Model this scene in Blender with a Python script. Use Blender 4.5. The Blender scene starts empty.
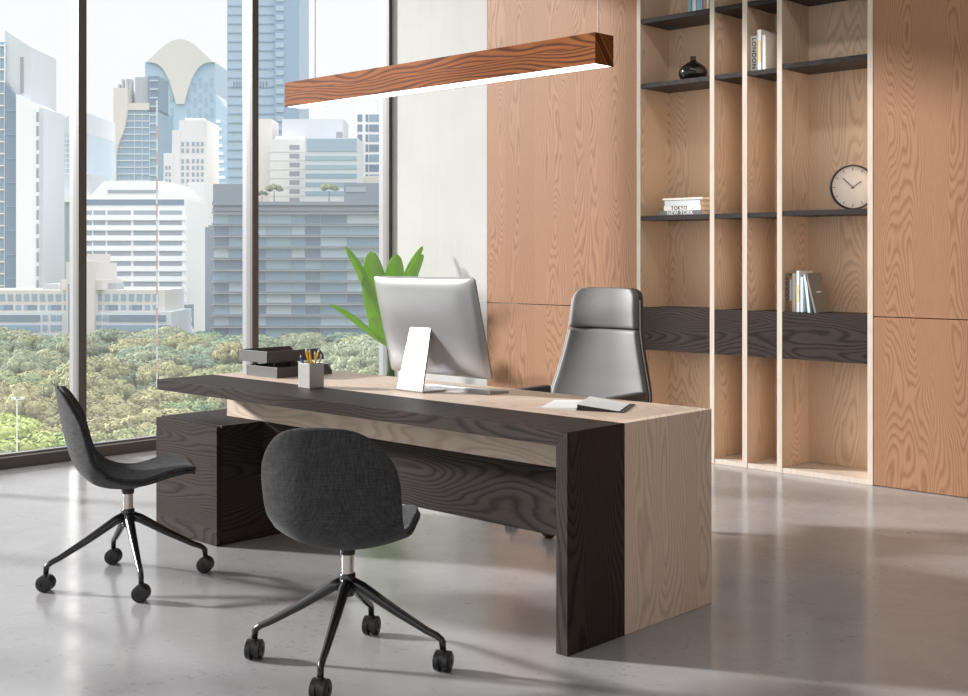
import bpy, math, random
from mathutils import Vector, Matrix
random.seed(7)
C = bpy.context.scene.collection
PI = math.pi
TH = math.radians(43.73); CT, ST = math.cos(TH), math.sin(TH)
F = 1209.0; HC = 1.34; HY = 257.0      # focal length in pixels, eye height, horizon row

# ------------------------------------------------------------------ helpers
def onY(px, Y):
    r = (px-484)/F; D = Y/(ST*r+CT); return (CT*r-ST)*D
def depthY(px, Y):
    r = (px-484)/F; return Y/(ST*r+CT)
def wpos(l, D): return (CT*l-ST*D, ST*l+CT*D)

class MB:
    def __init__(s): s.v = []; s.f = []
    def add(s, vs, fs):
        o = len(s.v); s.v += [tuple(v) for v in vs]; s.f += [tuple(i+o for i in f) for f in fs]; return s
    def box(s, x0, x1, y0, y1, z0, z1):
        return s.add([(x0,y0,z0),(x1,y0,z0),(x1,y1,z0),(x0,y1,z0),(x0,y0,z1),(x1,y0,z1),(x1,y1,z1),(x0,y1,z1)],
                     [(0,3,2,1),(4,5,6,7),(0,1,5,4),(1,2,6,5),(2,3,7,6),(3,0,4,7)])
    def boxm(s, m, x0, x1, y0, y1, z0, z1):
        vs = [(x0,y0,z0),(x1,y0,z0),(x1,y1,z0),(x0,y1,z0),(x0,y0,z1),(x1,y0,z1),(x1,y1,z1),(x0,y1,z1)]
        return s.add([m @ Vector(v) for v in vs], [(0,3,2,1),(4,5,6,7),(0,1,5,4),(1,2,6,5),(2,3,7,6),(3,0,4,7)])
    def prism(s, poly, y0, y1):            # polygon in x,z extruded along y
        n = len(poly)
        vs = [(x,y0,z) for x,z in poly]+[(x,y1,z) for x,z in poly]
        fs = [tuple(range(n)), tuple(range(2*n-1, n-1, -1))]+[(i+n, (i+1)%n+n, (i+1)%n, i) for i in range(n)]
        return s.add(vs, fs)
    def prismx(s, poly, x0, x1):           # polygon in y,z extruded along x
        n = len(poly)
        vs = [(x0,y,z) for y,z in poly]+[(x1,y,z) for y,z in poly]
        fs = [tuple(range(n)), tuple(range(2*n-1, n-1, -1))]+[(i+n, (i+1)%n+n, (i+1)%n, i) for i in range(n)]
        return s.add(vs, fs)
    def tube(s, pts, rad, n=14, flat=1.0):
        pts = [Vector(p) for p in pts]; rad = rad if hasattr(rad, '__len__') else [rad]*len(pts)
        o = len(s.v); up = None
        for i, p in enumerate(pts):
            d = (pts[min(i+1,len(pts)-1)]-pts[max(i-1,0)]).normalized()
            if up is None:
                a = Vector((0,0,1)) if abs(d.z) < .9 else Vector((1,0,0))
                up = (a-d*a.dot(d)).normalized()
            else: up = (up-d*up.dot(d)).normalized()
            sd = d.cross(up)
            for k in range(n):
                t = 2*PI*k/n
                s.v.append(tuple(p+(up*math.cos(t)*flat+sd*math.sin(t))*rad[i]))
        for i in range(len(pts)-1):
            for k in range(n):
                a, b = o+i*n+k, o+i*n+(k+1)%n
                s.f.append((a, b, b+n, a+n))
        s.f.append(tuple(o+k for k in range(n-1,-1,-1))); s.f.append(tuple(o+(len(pts)-1)*n+k for k in range(n)))
        return s
    def lathe(s, prof, c=(0,0,0), n=32, m=None, cap=True):   # profile r,z about z
        o = len(s.v); c = Vector(c)
        for r, z in prof:
            for k in range(n):
                t = 2*PI*k/n; p = Vector((r*math.cos(t), r*math.sin(t), z))
                if m is not None: p = m @ p
                s.v.append(tuple(c+p))
        for i in range(len(prof)-1):
            for k in range(n):
                a, b = o+i*n+k, o+i*n+(k+1)%n
                s.f.append((a, b, b+n, a+n))
        if cap: s.f.append(tuple(o+k for k in range(n-1,-1,-1))); s.f.append(tuple(o+(len(prof)-1)*n+k for k in range(n)))
        return s
    def grid(s, fn, nu, nv):
        o = len(s.v)
        for j in range(nv+1):
            for i in range(nu+1): s.v.append(tuple(fn(i/nu, j/nv)))
        for j in range(nv):
            for i in range(nu):
                a = o+j*(nu+1)+i; s.f.append((a, a+1, a+nu+2, a+nu+1))
        return s
    def build(s, name, mat, parent=None, smooth=False, bevel=0, solid=0, subsurf=0, world=False, seg=2, off=1.0, auto=None):
        vs = s.v
        if world and parent is not None:
            L = parent['_loc']; vs = [(x-L[0], y-L[1], z-L[2]) for x,y,z in vs]
        me = bpy.data.meshes.new(name); me.from_pydata(vs, [], s.f); me.update()
        me.materials.append(mat)
        o = bpy.data.objects.new(name, me); C.objects.link(o)
        if parent is not None: o.parent = parent
        if smooth: me.polygons.foreach_set('use_smooth', [True]*len(me.polygons))
        if solid:
            m = o.modifiers.new('thick', 'SOLIDIFY'); m.thickness = solid; m.offset = off
        if bevel:
            m = o.modifiers.new('bevel', 'BEVEL'); m.width = bevel; m.segments = seg; m.limit_method = 'ANGLE'; m.angle_limit = math.radians(40)
        if subsurf:
            m = o.modifiers.new('sub', 'SUBSURF'); m.levels = subsurf; m.render_levels = subsurf
        if auto is not None:
            me.polygons.foreach_set('use_smooth', [True]*len(me.polygons))
            ang = math.radians(auto)
            import bmesh
            bm = bmesh.new(); bm.from_mesh(me)
            for e in bm.edges:
                if len(e.link_faces) == 2 and e.calc_face_angle(0) > ang: e.smooth = False
            bm.to_mesh(me); bm.free()
        return o

def thing(name, label, cat, loc=(0,0,0), rz=0, group=None):
    o = bpy.data.objects.new(name, None); C.objects.link(o)
    o.location = loc; o.rotation_euler = (0,0,rz); o.empty_display_size = .1
    o['label'] = label; o['category'] = cat; o['_loc'] = loc
    if group: o['group'] = group
    return o
def tag(o, label, cat, group=None, kind=None):
    if label: o['label'] = label
    if cat: o['category'] = cat
    if group: o['group'] = group
    if kind: o['kind'] = kind
    return o
def struct(o): o['kind'] = 'structure'; return o
def sempty(name, loc=(0,0,0)):
    o = bpy.data.objects.new(name, None); C.objects.link(o); o.location = loc; o['_loc'] = loc; o['kind'] = 'structure'; return o
def copy_tree(o, parent=None):
    c = o.copy(); C.objects.link(c)
    if parent is not None: c.parent = parent
    for ch in list(o.children): copy_tree(ch, c)
    return c
def text_part(name, body, size, mat, parent, m, extrude=.0004, align='CENTER'):
    cu = bpy.data.curves.new(name, 'FONT'); cu.body = body; cu.size = size; cu.extrude = extrude
    cu.space_character = 1.15; cu.offset = size*.018; cu.align_x = align; cu.align_y = 'CENTER'
    tmp = bpy.data.objects.new(name+'_t', cu); C.objects.link(tmp)
    dg = bpy.context.evaluated_depsgraph_get()
    me = bpy.data.meshes.new_from_object(tmp.evaluated_get(dg)); bpy.data.objects.remove(tmp); bpy.data.curves.remove(cu)
    me.name = name; me.materials.clear(); me.materials.append(mat)
    me.transform(m)
    o = bpy.data.objects.new(name, me); C.objects.link(o); o.parent = parent
    return o

# ------------------------------------------------------------------ materials
def lin(c):
    return tuple(((v/255)/12.92 if v/255 <= .04045 else ((v/255+.055)/1.055)**2.4) for v in c)+(1,)
def mat(name, col, rough=.5, metal=0, spec=.5, emit=None, es=1):
    m = bpy.data.materials.new(name); m.use_nodes = True
    b = m.node_tree.nodes['Principled BSDF']
    b.inputs['Base Color'].default_value = (*col[:3], 1); b.inputs['Roughness'].default_value = rough
    b.inputs['Metallic'].default_value = metal; b.inputs['Specular IOR Level'].default_value = spec
    if emit: b.inputs['Emission Color'].default_value = (*emit[:3],1); b.inputs['Emission Strength'].default_value = es
    return m
class NT:
    def __init__(s, m): s.t = m.node_tree; s.n = s.t.nodes; s.b = s.n.get('Principled BSDF')
    def new(s, t, **k):
        n = s.n.new(t)
        for a, v in k.items(): setattr(n, a, v)
        return n
    def set(s, sock, v):
        if isinstance(v, bpy.types.NodeSocket): s.t.links.new(v, sock)
        else: sock.default_value = v
    def math(s, op, a, b=None, c=None, clamp=False):
        n = s.new('ShaderNodeMath', operation=op); n.use_clamp = clamp
        s.set(n.inputs[0], a)
        if b is not None: s.set(n.inputs[1], b)
        if c is not None: s.set(n.inputs[2], c)
        return n.outputs[0]
    def noise(s, vec, scale, detail=2, rough=.5, dist=0):
        n = s.new('ShaderNodeTexNoise'); n.inputs['Scale'].default_value = scale; n.inputs['Detail'].default_value = detail
        n.inputs['Roughness'].default_value = rough; n.inputs['Distortion'].default_value = dist
        if vec is not None: s.t.links.new(vec, n.inputs['Vector'])
        return n.outputs['Fac']
    def ramp(s, fac, stops):
        n = s.new('ShaderNodeValToRGB'); s.t.links.new(fac, n.inputs[0])
        e = n.color_ramp.elements
        while len(e) < len(stops): e.new(.5)
        for i, (p, c) in enumerate(stops):
            e[i].position = p; e[i].color = (*c[:3], 1) if hasattr(c, '__len__') else (c, c, c, 1)
        return n.outputs[0]
    def mix(s, fac, a, b, mode='MIX'):
        n = s.new('ShaderNodeMix', data_type='RGBA', blend_type=mode)
        s.set(n.inputs['Factor'], fac); s.set(n.inputs['A'], a); s.set(n.inputs['B'], b)
        return n.outputs['Result']
    def bump(s, h, st, dist=.001):
        n = s.new('ShaderNodeBump'); n.inputs['Strength'].default_value = st; n.inputs['Distance'].default_value = dist
        s.t.links.new(h, n.inputs['Height']); s.t.links.new(n.outputs[0], s.b.inputs['Normal'])

def wood(name, light, dark, axis='Z', plank=.22, rings=7.0, rough=.45, curve=9.0, contrast=.8, seed=0.0, along=.48, fine=1.0, cross='XY', spec=.2):
    """veneer with parabolic (cathedral) grain; axis is the grain direction"""
    m = mat(name, light, rough, spec=spec); t = NT(m)
    tc = t.new('ShaderNodeTexCoord').outputs['Object']
    sp = t.new('ShaderNodeSeparateXYZ'); t.t.links.new(tc, sp.inputs[0])
    o = {'X':0,'Y':1,'Z':2}; v = sp.outputs[o[axis]]
    oth = [a for a in 'XYZ' if a != axis]
    # across coordinate: sum of the two other axes (both face directions get grain)
    u0 = t.math('ADD', sp.outputs[o[oth[0]]], t.math('MULTIPLY', sp.outputs[o[oth[1]]], .83))
    u0 = t.math('ADD', u0, 20.13+seed)
    q = t.math('DIVIDE', u0, plank)
    fl = t.math('FLOOR', q)
    ul = t.math('SUBTRACT', t.math('SUBTRACT', q, fl), .5)          # -.5 .. .5
    wn = t.new('ShaderNodeTexWhiteNoise', noise_dimensions='1D'); t.t.links.new(fl, wn.inputs['W'])
    rnd = wn.outputs['Value']
    cb = t.new('ShaderNodeCombineXYZ')
    t.t.links.new(t.math('MULTIPLY', u0, 2.5), cb.inputs[0])
    t.t.links.new(t.math('ADD', t.math('MULTIPLY', v, along), t.math('MULTIPLY', rnd, 37.0)), cb.inputs[1])
    t.t.links.new(t.math('MULTIPLY', rnd, 11.0), cb.inputs[2])
    n1 = t.noise(cb.outputs[0], 1.6, 1.6, .45)
    cen = t.math('ADD', ul, t.math('MULTIPLY', t.math('SUBTRACT', rnd, .5), .35))
    sq = t.math('MULTIPLY', t.math('MULTIPLY', cen, cen), curve*.30)
    h = t.math('ADD', sq, t.math('MULTIPLY', n1, 2.9))
    # fine wobble
    cb2 = t.new('ShaderNodeCombineXYZ'); t.t.links.new(t.math('MULTIPLY', u0, 30.0), cb2.inputs[0]); t.t.links.new(t.math('MULTIPLY', v, 5.0), cb2.inputs[1])
    n2 = t.noise(cb2.outputs[0], 1.0, 3.0, .6)
    h = t.math('ADD', h, t.math('MULTIPLY', n2, .06))
    fr = t.math('FRACT', t.math('MULTIPLY', h, rings))
    line = t.ramp(fr, [(0.0, .5), (.1, 0.0), (.5, .1), (.85, 1.0), (1.0, .5)])
    cb3 = t.new('ShaderNodeCombineXYZ'); t.t.links.new(t.math('MULTIPLY', u0, 420.0), cb3.inputs[0]); t.t.links.new(t.math('MULTIPLY', v, 9.0), cb3.inputs[1])
    n3 = t.noise(cb3.outputs[0], 1.0, 3.0, .65)
    fib = t.ramp(n3, [(.35, 0.0), (.7, 1.0)])
    fac = t.math('ADD', t.math('MULTIPLY', line, contrast), t.math('MULTIPLY', fib, .28*fine), clamp=True)
    fac = t.math('ADD', fac, t.math('MULTIPLY', t.math('SUBTRACT', rnd, .5), .14), clamp=True)
    col = t.mix(fac, (*light[:3],1), (*dark[:3],1))
    t.t.links.new(col, t.b.inputs['Base Color'])
    t.bump(fac, .12, .0008)
    return m

M = {}
ORL, ORD = (.375,.205,.118), (.20,.092,.046)
M['panel'] = wood('oak_orange', ORL, ORD, 'Z', .30, 13, .5, 10, .6)
M['cab'] = wood('oak_tan', (.82,.63,.47), (.60,.43,.30), 'Z', .30, 12.0, .5, 9, .8, seed=3.1)
M['cream'] = wood('oak_cream', (.62,.54,.46), (.54,.45,.375), 'Z', .3, 5, .5, 9, .5, seed=1.7)
M['lightz'] = wood('ash_upright_lit', (.88,.71,.575), (.64,.49,.375), 'Z', .29, 12.0, .45, 9, .75, seed=.7)  # paler than the lengthwise ash: missing fill light put into the leg's colour
M['lightx'] = wood('ash_light_lengthwise', (.72,.58,.47), (.50,.38,.29), 'X', .25, 11.0, .45, 9, .7, seed=.4)
DL, DD = (.050,.038,.033), (.014,.0105,.0095)
M['darkx'] = wood('smoked_oak_lengthwise', DL, DD, 'X', .24, 12.0, .6, 9, .8, seed=2.3, spec=.08)
M['darkz'] = wood('smoked_oak_upright', DL, DD, 'Z', .24, 12.0, .4, 9, .8, seed=5.2, spec=.15)
M['darky'] = wood('smoked_oak_depthwise', DL, DD, 'Y', .24, 10.0, .45, 9, .8, seed=4.4, spec=.15)
M['shelfdark'] = wood('smoked_oak_shelf', (.042,.034,.034), (.016,.013,.013), 'X', .2, 10, .4, 9, .8, seed=2.9, spec=.15)
M['walnut'] = wood('walnut_lamp', (.37,.118,.030), (.085,.022,.007), 'X', .11, 4.2, .5, 8, .85, seed=6.6, along=.9, fine=1.4, spec=.05)
M['black'] = mat('black_plastic', (.012,.012,.013), .38)
M['gap'] = mat('black_gap', (.004,.004,.004), .6)
M['baseblk'] = mat('black_painted_metal', (.014,.014,.015), .22, .0, .7)
M['chrome'] = mat('brushed_chrome', (.62,.58,.55), .22, 1)
M['alu'] = mat('silver_aluminium', (.46,.46,.47), .34, .75)
M['screen'] = mat('black_glass', (.01,.01,.012), .08)
M['white'] = mat('white_paper', (.82,.82,.80), .7)
M['cream_p'] = mat('cream_paper', (.80,.70,.58), .8)
M['tray'] = mat('grey_tray', (.085,.078,.074), .5)
M['cup'] = mat('grey_metal_cup', (.40,.39,.385), .35, .15)
M['leather'] = mat('grey_leather', (.185,.18,.175), .55)
M['leather_d'] = mat('dark_chair_shell', (.055,.05,.05), .45)
M['piping'] = mat('pale_piping', (.5,.5,.49), .5)
M['frame_l'] = mat('window_frame_grey', (.20,.20,.20), .4)
M['frame_d'] = mat('window_frame_bronze', (.105,.09,.08), .45)
M['yellow'] = mat('yellow_pencil', (.85,.45,.02), .5)
M['bluep'] = mat('blue_pen', (.03,.06,.22), .4)
M['vase'] = mat('black_ceramic', (.012,.012,.013), .16)
M['clockface'] = mat('clock_face', (.78,.77,.76), .6)
M['lampglow'] = mat('led_diffuser', (.9,.9,.9), .5, emit=(1,.985,.96), es=3.0)
M['cable'] = mat('pale_cable', (.7,.7,.7), .5)

def plaster(name, col):
    m = mat(name, col, .85); t = NT(m)
    tc = t.new('ShaderNodeTexCoord').outputs['Object']
    mp = t.new('ShaderNodeMapping'); mp.inputs['Scale'].default_value = (9,9,.8); t.t.links.new(tc, mp.inputs[0])
    n = t.noise(mp.outputs[0], 2.0, 5, .6)
    n2 = t.noise(tc, 2.2, 4, .6)
    a = t.mix(t.ramp(n, [(.3,0.0),(.7,1.0)]), tuple(c*.93 for c in col[:3])+(1,), (*col[:3],1))
    b = t.mix(t.ramp(n2, [(.3,0.0),(.75,1.0)]), a, tuple(min(1,c*1.05) for c in col[:3])+(1,))
    t.t.links.new(b, t.b.inputs['Base Color']); return m
M['plaster'] = plaster('pale_plaster', (.50,.49,.47))
M['ceil'] = mat('ceiling_grey', (.45,.45,.45), .9)
M['rwall'] = mat('right_wall_grey', (.30,.30,.305), .9)

def concrete():
    m = mat('polished_concrete', (.5,.49,.49), .2, spec=.55); t = NT(m)
    tc = t.new('ShaderNodeTexCoord').outputs['Object']
    n1 = t.noise(tc, .9, 6, .6, .4); n2 = t.noise(tc, 5.5, 8, .7); n3 = t.noise(tc, 42, 4, .7); n4 = t.noise(tc, 2.6, 5, .7, 1.2)
    base = t.mix(t.ramp(n1, [(.3,0.0),(.7,1.0)]), (.345,.338,.341,1), (.455,.449,.453,1))
    base = t.mix(t.math('MULTIPLY', t.ramp(n2, [(.35,1.0),(.62,0.0)]), .22), base, (.30,.29,.29,1))
    n5 = t.noise(tc, 34, 3, .7, .6)
    pf = t.math('MULTIPLY', t.math('MULTIPLY', t.ramp(n5, [(.56,0.0),(.66,1.0)]), t.ramp(n4, [(.48,0.0),(.64,1.0)])), .5)
    base = t.mix(pf, base, (.15,.14,.14,1))
    t.t.links.new(base, t.b.inputs['Base Color'])
    rg = t.ramp(n2, [(.3,.13),(.7,.24)])
    t.t.links.new(rg, t.b.inputs['Roughness'])
    t.bump(t.math('ADD', t.math('MULTIPLY', n2, .5), t.math('MULTIPLY', n5, .35)), .12, .002)
    return m
M['floor'] = concrete()

def fabric(name, c1, c2):
    m = mat(name, c1, .9, spec=.2); t = NT(m)
    tc = t.new('ShaderNodeTexCoord').outputs['Object']
    hs = []
    for sc in ((900,60,60),(60,60,900),(60,900,60)):
        mp = t.new('ShaderNodeMapping'); mp.inputs['Scale'].default_value = tuple(x*.34 for x in sc); t.t.links.new(tc, mp.inputs[0])
        hs.append(t.noise(mp.outputs[0], 1.0, 2, .6))
    s = t.math('MULTIPLY', t.math('ADD', t.math('ADD', hs[0], hs[1]), hs[2]), .3333)
    f = t.ramp(s, [(.38,0.0),(.62,1.0)])
    t.t.links.new(t.mix(f, (*c1[:3],1), (*c2[:3],1)), t.b.inputs['Base Color'])
    t.b.inputs['Sheen Weight'].default_value = .10
    t.bump(s, .5, .002)
    return m
M['fabric'] = fabric('charcoal_weave', (.020,.020,.022), (.062,.062,.065))
M['fabric2'] = fabric('dark_weave_rim', (.022,.022,.023), (.05,.05,.052))

def glass():
    m = bpy.data.materials.new('window_glass'); m.use_nodes = True; nt = m.node_tree; nt.nodes.clear()
    out = nt.nodes.new('ShaderNodeOutputMaterial'); tr = nt.nodes.new('ShaderNodeBsdfTransparent'); gl = nt.nodes.new('ShaderNodeBsdfGlossy')
    gl.inputs['Roughness'].default_value = .02
    fr = nt.nodes.new('ShaderNodeFresnel'); fr.inputs['IOR'].default_value = 1.25
    dif = nt.nodes.new('ShaderNodeBsdfTranslucent'); dif.inputs['Color'].default_value = (.95,.96,1,1)
    tr.inputs['Color'].default_value = (.97,.975,.98,1)
    m1 = nt.nodes.new('ShaderNodeMixShader'); m1.inputs[0].default_value = HAZE_FILM; nt.links.new(tr.outputs[0], m1.inputs[1]); nt.links.new(dif.outputs[0], m1.inputs[2])
    m2 = nt.nodes.new('ShaderNodeMixShader'); nt.links.new(fr.outputs[0], m2.inputs[0]); nt.links.new(m1.outputs[0], m2.inputs[1]); nt.links.new(gl.outputs[0], m2.inputs[2])
    nt.links.new(m2.outputs[0], out.inputs[0]); return m
HAZE_FILM = .045            # translucent veil in the panes, standing in for outdoor haze
M['glass'] = glass()

# ------------------------------------------------------------------ camera, light
cam = bpy.data.cameras.new('camera'); co = bpy.data.objects.new('camera', cam); C.objects.link(co)
co.location = (0,0,HC); co.rotation_euler = (PI/2, 0, TH)
cam.sensor_width = 36; cam.sensor_fit = 'HORIZONTAL'; cam.lens = 36*F/968; cam.shift_y = -(348-HY)/968
cam.clip_start = .05; cam.clip_end = 5000
bpy.context.scene.camera = co

SUN_EL = math.radians(17.5); sd = Vector((.885*math.cos(SUN_EL), .466*math.cos(SUN_EL), -math.sin(SUN_EL)))
sl = bpy.data.lights.new('sun', 'SUN'); sl.energy = 7.7; sl.angle = math.radians(4.5); sl.color = (1,.985,.97)
so = bpy.data.objects.new('sun', sl); C.objects.link(so); so.location = (-30,-15,15)
so.rotation_euler = sd.to_track_quat('-Z', 'Y').to_euler()

W = bpy.data.worlds.new('sky'); bpy.context.scene.world = W; W.use_nodes = True
nt = W.node_tree; bg = nt.nodes['Background']
tcn = nt.nodes.new('ShaderNodeTexCoord'); spx = nt.nodes.new('ShaderNodeSeparateXYZ'); nt.links.new(tcn.outputs['Generated'], spx.inputs[0])
rp = nt.nodes.new('ShaderNodeValToRGB'); nt.links.new(spx.outputs[2], rp.inputs[0])
e = rp.color_ramp.elements; e[0].position = 0.0; e[0].color = (.91,.915,.92,1); e[1].position = .30; e[1].color = (.91,.92,.935,1)
x = e.new(.75); x.color = (1.0,1.0,1.0,1)
nt.links.new(rp.outputs[0], bg.inputs[0])
mr = nt.nodes.new('ShaderNodeMapRange'); mr.inputs['From Min'].default_value = .25; mr.inputs['From Max'].default_value = .9
mr.inputs['To Min'].default_value = 1.0; mr.inputs['To Max'].default_value = 2.6
nt.links.new(spx.outputs[2], mr.inputs['Value']); nt.links.new(mr.outputs[0], bg.inputs[1])

vs = bpy.context.scene.view_settings; vs.view_transform = 'Standard'; vs.look = 'None'; vs.gamma = 1; vs.use_curve_mapping = False; vs.exposure = 0

# ------------------------------------------------------------------ room shell
XW = -7.46; YB = 6.7; HCE = 4.1
struct(MB().box(-7.62,3.2,-2.6,7.25,-.2,0).build('floor', M['floor']))
struct(MB().box(-7.62,3.2,-2.6,7.25,HCE,HCE+.2).build('ceiling', M['ceil']))
struct(MB().box(-7.62,-6.378,YB,YB+.15,0,HCE).build('wall_back', M['plaster']))
struct(MB().box(-6.378,3.2,7.06,7.25,0,HCE).build('wall_back.001', M['plaster']))
struct(MB().box(3.0,3.2,-2.6,7.25,0,HCE).build('wall_right', M['rwall']))

def wpanel(x0, x1, z0, z1, label):
    o = MB().box(x0+.0015, x1-.0015, YB, YB+.03, z0, z1).build('wall_panel', M['panel'], bevel=.0015)
    tag(o, label, 'wall panel')
wpanel(-6.378, -4.962, 0.004, .988, 'low orange oak wall panel below the horizontal seam, left of the bookcase')
wpanel(-6.378, -4.962, .993, HCE-.002, 'tall orange oak wall panel between pale wall and bookcase, above the seam')
wpanel(-3.253, 2.99, 0.004, .988, 'low orange oak wall panel below the seam, right of the bookcase')
wpanel(-3.253, 2.99, .993, HCE-.002, 'tall orange oak wall panel right of the bookcase, above the seam')

# windows
mull = [-1.53,-.16,1.21,2.575,3.951,5.3345,6.6935]
ws = []
for k in range(len(mull)-1, 0, -1):
    n = len(mull)-k
    w = sempty('window_%d' % n, (XW, (mull[k]+mull[k-1])/2, 0))
    ym = mull[k]
    MB().box(XW-.0, XW-.028, ym-.0285, ym+.0285, .0, HCE-.002).build('window_mullion', M['frame_d'], w, bevel=.001, world=True)
    MB().box(XW-.0285, XW-.125, ym-.0285, ym+.0285, .0, HCE-.002).build('window_mullion_web', M['frame_l'], w, bevel=.001, world=True)
    y0, y1 = mull[k-1]+.029, ym-.029
    MB().box(XW, XW-.125, y0, y1, 0, .072).build('window_rail', M['frame_d'], w, bevel=.002, world=True)
    MB().box(XW-.001, XW-.125, y0, y1, HCE-.12, HCE-.002).build('window_rail', M['frame_d'], w, bevel=.002, world=True)
    MB().box(XW-.055, XW-.10, y0, y1, .0725, .085).build('window_bead', M['frame_l'], w, world=True)
    g = MB().add([(XW-.075,y0,.085),(XW-.075,y1,.085),(XW-.075,y1,HCE-.12),(XW-.075,y0,HCE-.12)], [(0,1,2,3)]).build('window_pane', M['glass'], w, world=True)
    ws.append(w)
struct(MB().box(-7.62, XW-.001, -2.6, mull[0]-.03, 0, HCE).build('wall_left', M['plaster']))

# ------------------------------------------------------------------ bookcase
ups = [(-4.962,-4.931),(-4.375,-4.341),(-4.132,-4.097),(-3.884,-3.849),(-3.286,-3.253)]
bc = thing('bookcase', 'tall built-in tan oak bookcase with pale uprights, dark shelves and dark drawers', 'bookcase', (-4.107,6.86,0))
YK = 7.03
for i, (a, b) in enumerate(ups):
    MB().box(a, b, YB-.002, YB+.006, 0.001, HCE-.003).build('upright_edge', M['cream'], bc, world=True)
    MB().box(a, b, YB+.0065, YK, 0.001, HCE-.003).build('upright', M['cab'], bc, world=True)
MB().box(ups[0][0], ups[-1][1], YK+.0005, YK+.02, 0.001, HCE-.003).build('back_panel', M['cab'], bc, world=True)
for i in range(4):
    a, b = ups[i][1]+.0005, ups[i+1][0]-.0005
    MB().box(a, b, YB, YK, 0.001, .032).build('plinth_shelf', M['cream'], bc, world=True)
    for zt in ((1.62, 2.52, 2.96, 3.4) if i < 3 else (1.626, 2.537, 2.973, 3.41)):
        MB().box(a, b, YB+.002, YK, zt-.031, zt).build('shelf', M['shelfdark'], bc, bevel=.001, world=True)
    MB().box(a, b, YB+.018, YK, .712, .996).build('drawer_case', M['shelfdark'], bc, world=True)
    MB().box(a+.001, b-.001, YB-.001, YB+.017, .71, 1.0).build('drawer', M['darkx'], bc, bevel=.001, world=True)

def book(name, label, x0, x1, y0, y1, z0, h, cover, pages=None, tilt=0, group=None, lying=False):
    """upright book: spine towards -Y; thing at bottom-left-front corner"""
    t = thing(name, label, 'book', (x0, y0, z0), 0, group)
    w, d = x1-x0, y1-y0; c = .0022
    s = math.tan(tilt)
    def sk(mb):
        mb.v = [(x-s*(z), y, z) for x,y,z in mb.v]; return mb
    if lying:
        mb = MB().box(0,w,0,d,0,c).box(0,w,0,d,h-c,h).box(0,w,0,c,c,h-c)
        mb.build('cover', cover, t, bevel=.0008)
        MB().box(.004,w-.004,c,d-.004,c,h-c).build('pages', pages or M['white'], t)
    else:
        sk(MB().box(0,c,0,d,0,h).box(w-c,w,0,d,0,h).box(c,w-c,0,c,0,h)).build('cover', cover, t, bevel=.0008)
        sk(MB().box(c,w-c,c,d-.004,.003,h-.003)).build('pages', pages or M['white'], t)
    return t
def cm(n, col, r=.55): return mat(n, lin(col), r)
ink = cm('dark_ink', (35,35,38)); inkw = cm('white_ink', (225,225,225))
# London books, third column
G = 'upright white city books on the second shelf'
Y0 = 6.74
xs = [onY(p, Y0) for p in (750.6, 757.6, 762.0, 765.2)]
b1 = book('book', 'white upright book with LONDON in black down its spine', xs[0], xs[1]-.001, Y0, Y0+.17, 2.52, .225, M['white'], group=G)
mt = Matrix.Translation(((xs[1]-xs[0])/2-.001, -.0008, .115)) @ Matrix.Rotation(PI/2, 4, 'X') @ Matrix.Rotation(-PI/2, 4, 'Z')
text_part('lettering', 'LONDON', .041, ink, b1, mt)
book('book', 'tallest white book beside the LONDON spine, pale yellow stripe low on it', xs[1], xs[2]-.001, Y0-.01, Y0+.19, 2.52, .258, M['white'], group=G)
MB().box(.002,xs[2]-xs[1]-.003,-.0009,0,.05,.19).build('spine_stripe', cm('pale_yellow',(225,205,150)), C.objects['book.001'])
book('book', 'thin white book at the right end of the LONDON row', xs[2], xs[3]+.006, Y0-.005, Y0+.18, 2.52, .222, cm('ivory_cover',(225,222,218)), group=G)
# top-shelf books, first column
G = 'upright books on the highest visible shelf'
for (pa, pb, col, lab, h) in ((688,691.6,(120,160,175),'blue-green spine at the left end of the high shelf books',.24),(692.2,696,(215,222,226),'white spine second from left on the high shelf',.25),
                        (696.6,702.5,(140,175,195),'wide light blue spine in the middle of the high shelf books',.245),(703.2,706,(190,150,110),'thin tan spine beside the blue one on the high shelf',.25),(706.4,708.8,(225,228,228),'pale spine at the right end of the high shelf books',.24)):
    a, b = onY(pa, 6.76), onY(pb, 6.76)
    book('book', lab, a, b-.0008, 6.76, 6.93, 2.96, h, cm('cover_%d' % int(pa), col), group=G)
# lying stack, first column
G = 'city books lying in a stack'
Ys = 6.73; zz = 1.62
lay = [(659.5,701.2,.030,(95,95,98),'grey photo book with NEW YORK in white, bottom of the stack','NEW YORK',inkw,.0),
       (663.5,700.2,.033,(228,224,218),'cream book with TOKYO in thin letters, second from the bottom of the stack','TOKYO',ink,.004),
       (664,699.4,.038,(205,208,212),'pale grey patterned book, second from the top of the stack',None,None,.006),
       (662.5,702,.014,(236,226,214),'thin cream book on top of the stack',None,None,.0)]
for pa, pb, h, col, lab, tx, im, dy in lay:
    a, b = onY(pa, Ys), onY(pb, Ys)
    t = book('book', lab, a, b, Ys+dy, Ys+.2+dy, zz, h-.0006, cm('stack_cover_%d' % int(zz*1000), col), M['cream_p'], group=G, lying=True)
    if tx:
        mt = Matrix.Translation(((b-a)*(.42 if tx == 'TOKYO' else .5), -.0008, h/2)) @ Matrix.Rotation(PI/2, 4, 'X')
        text_part('lettering', tx, .036 if tx == 'NEW YORK' else .034, im, t, mt)
    zz += h
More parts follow.
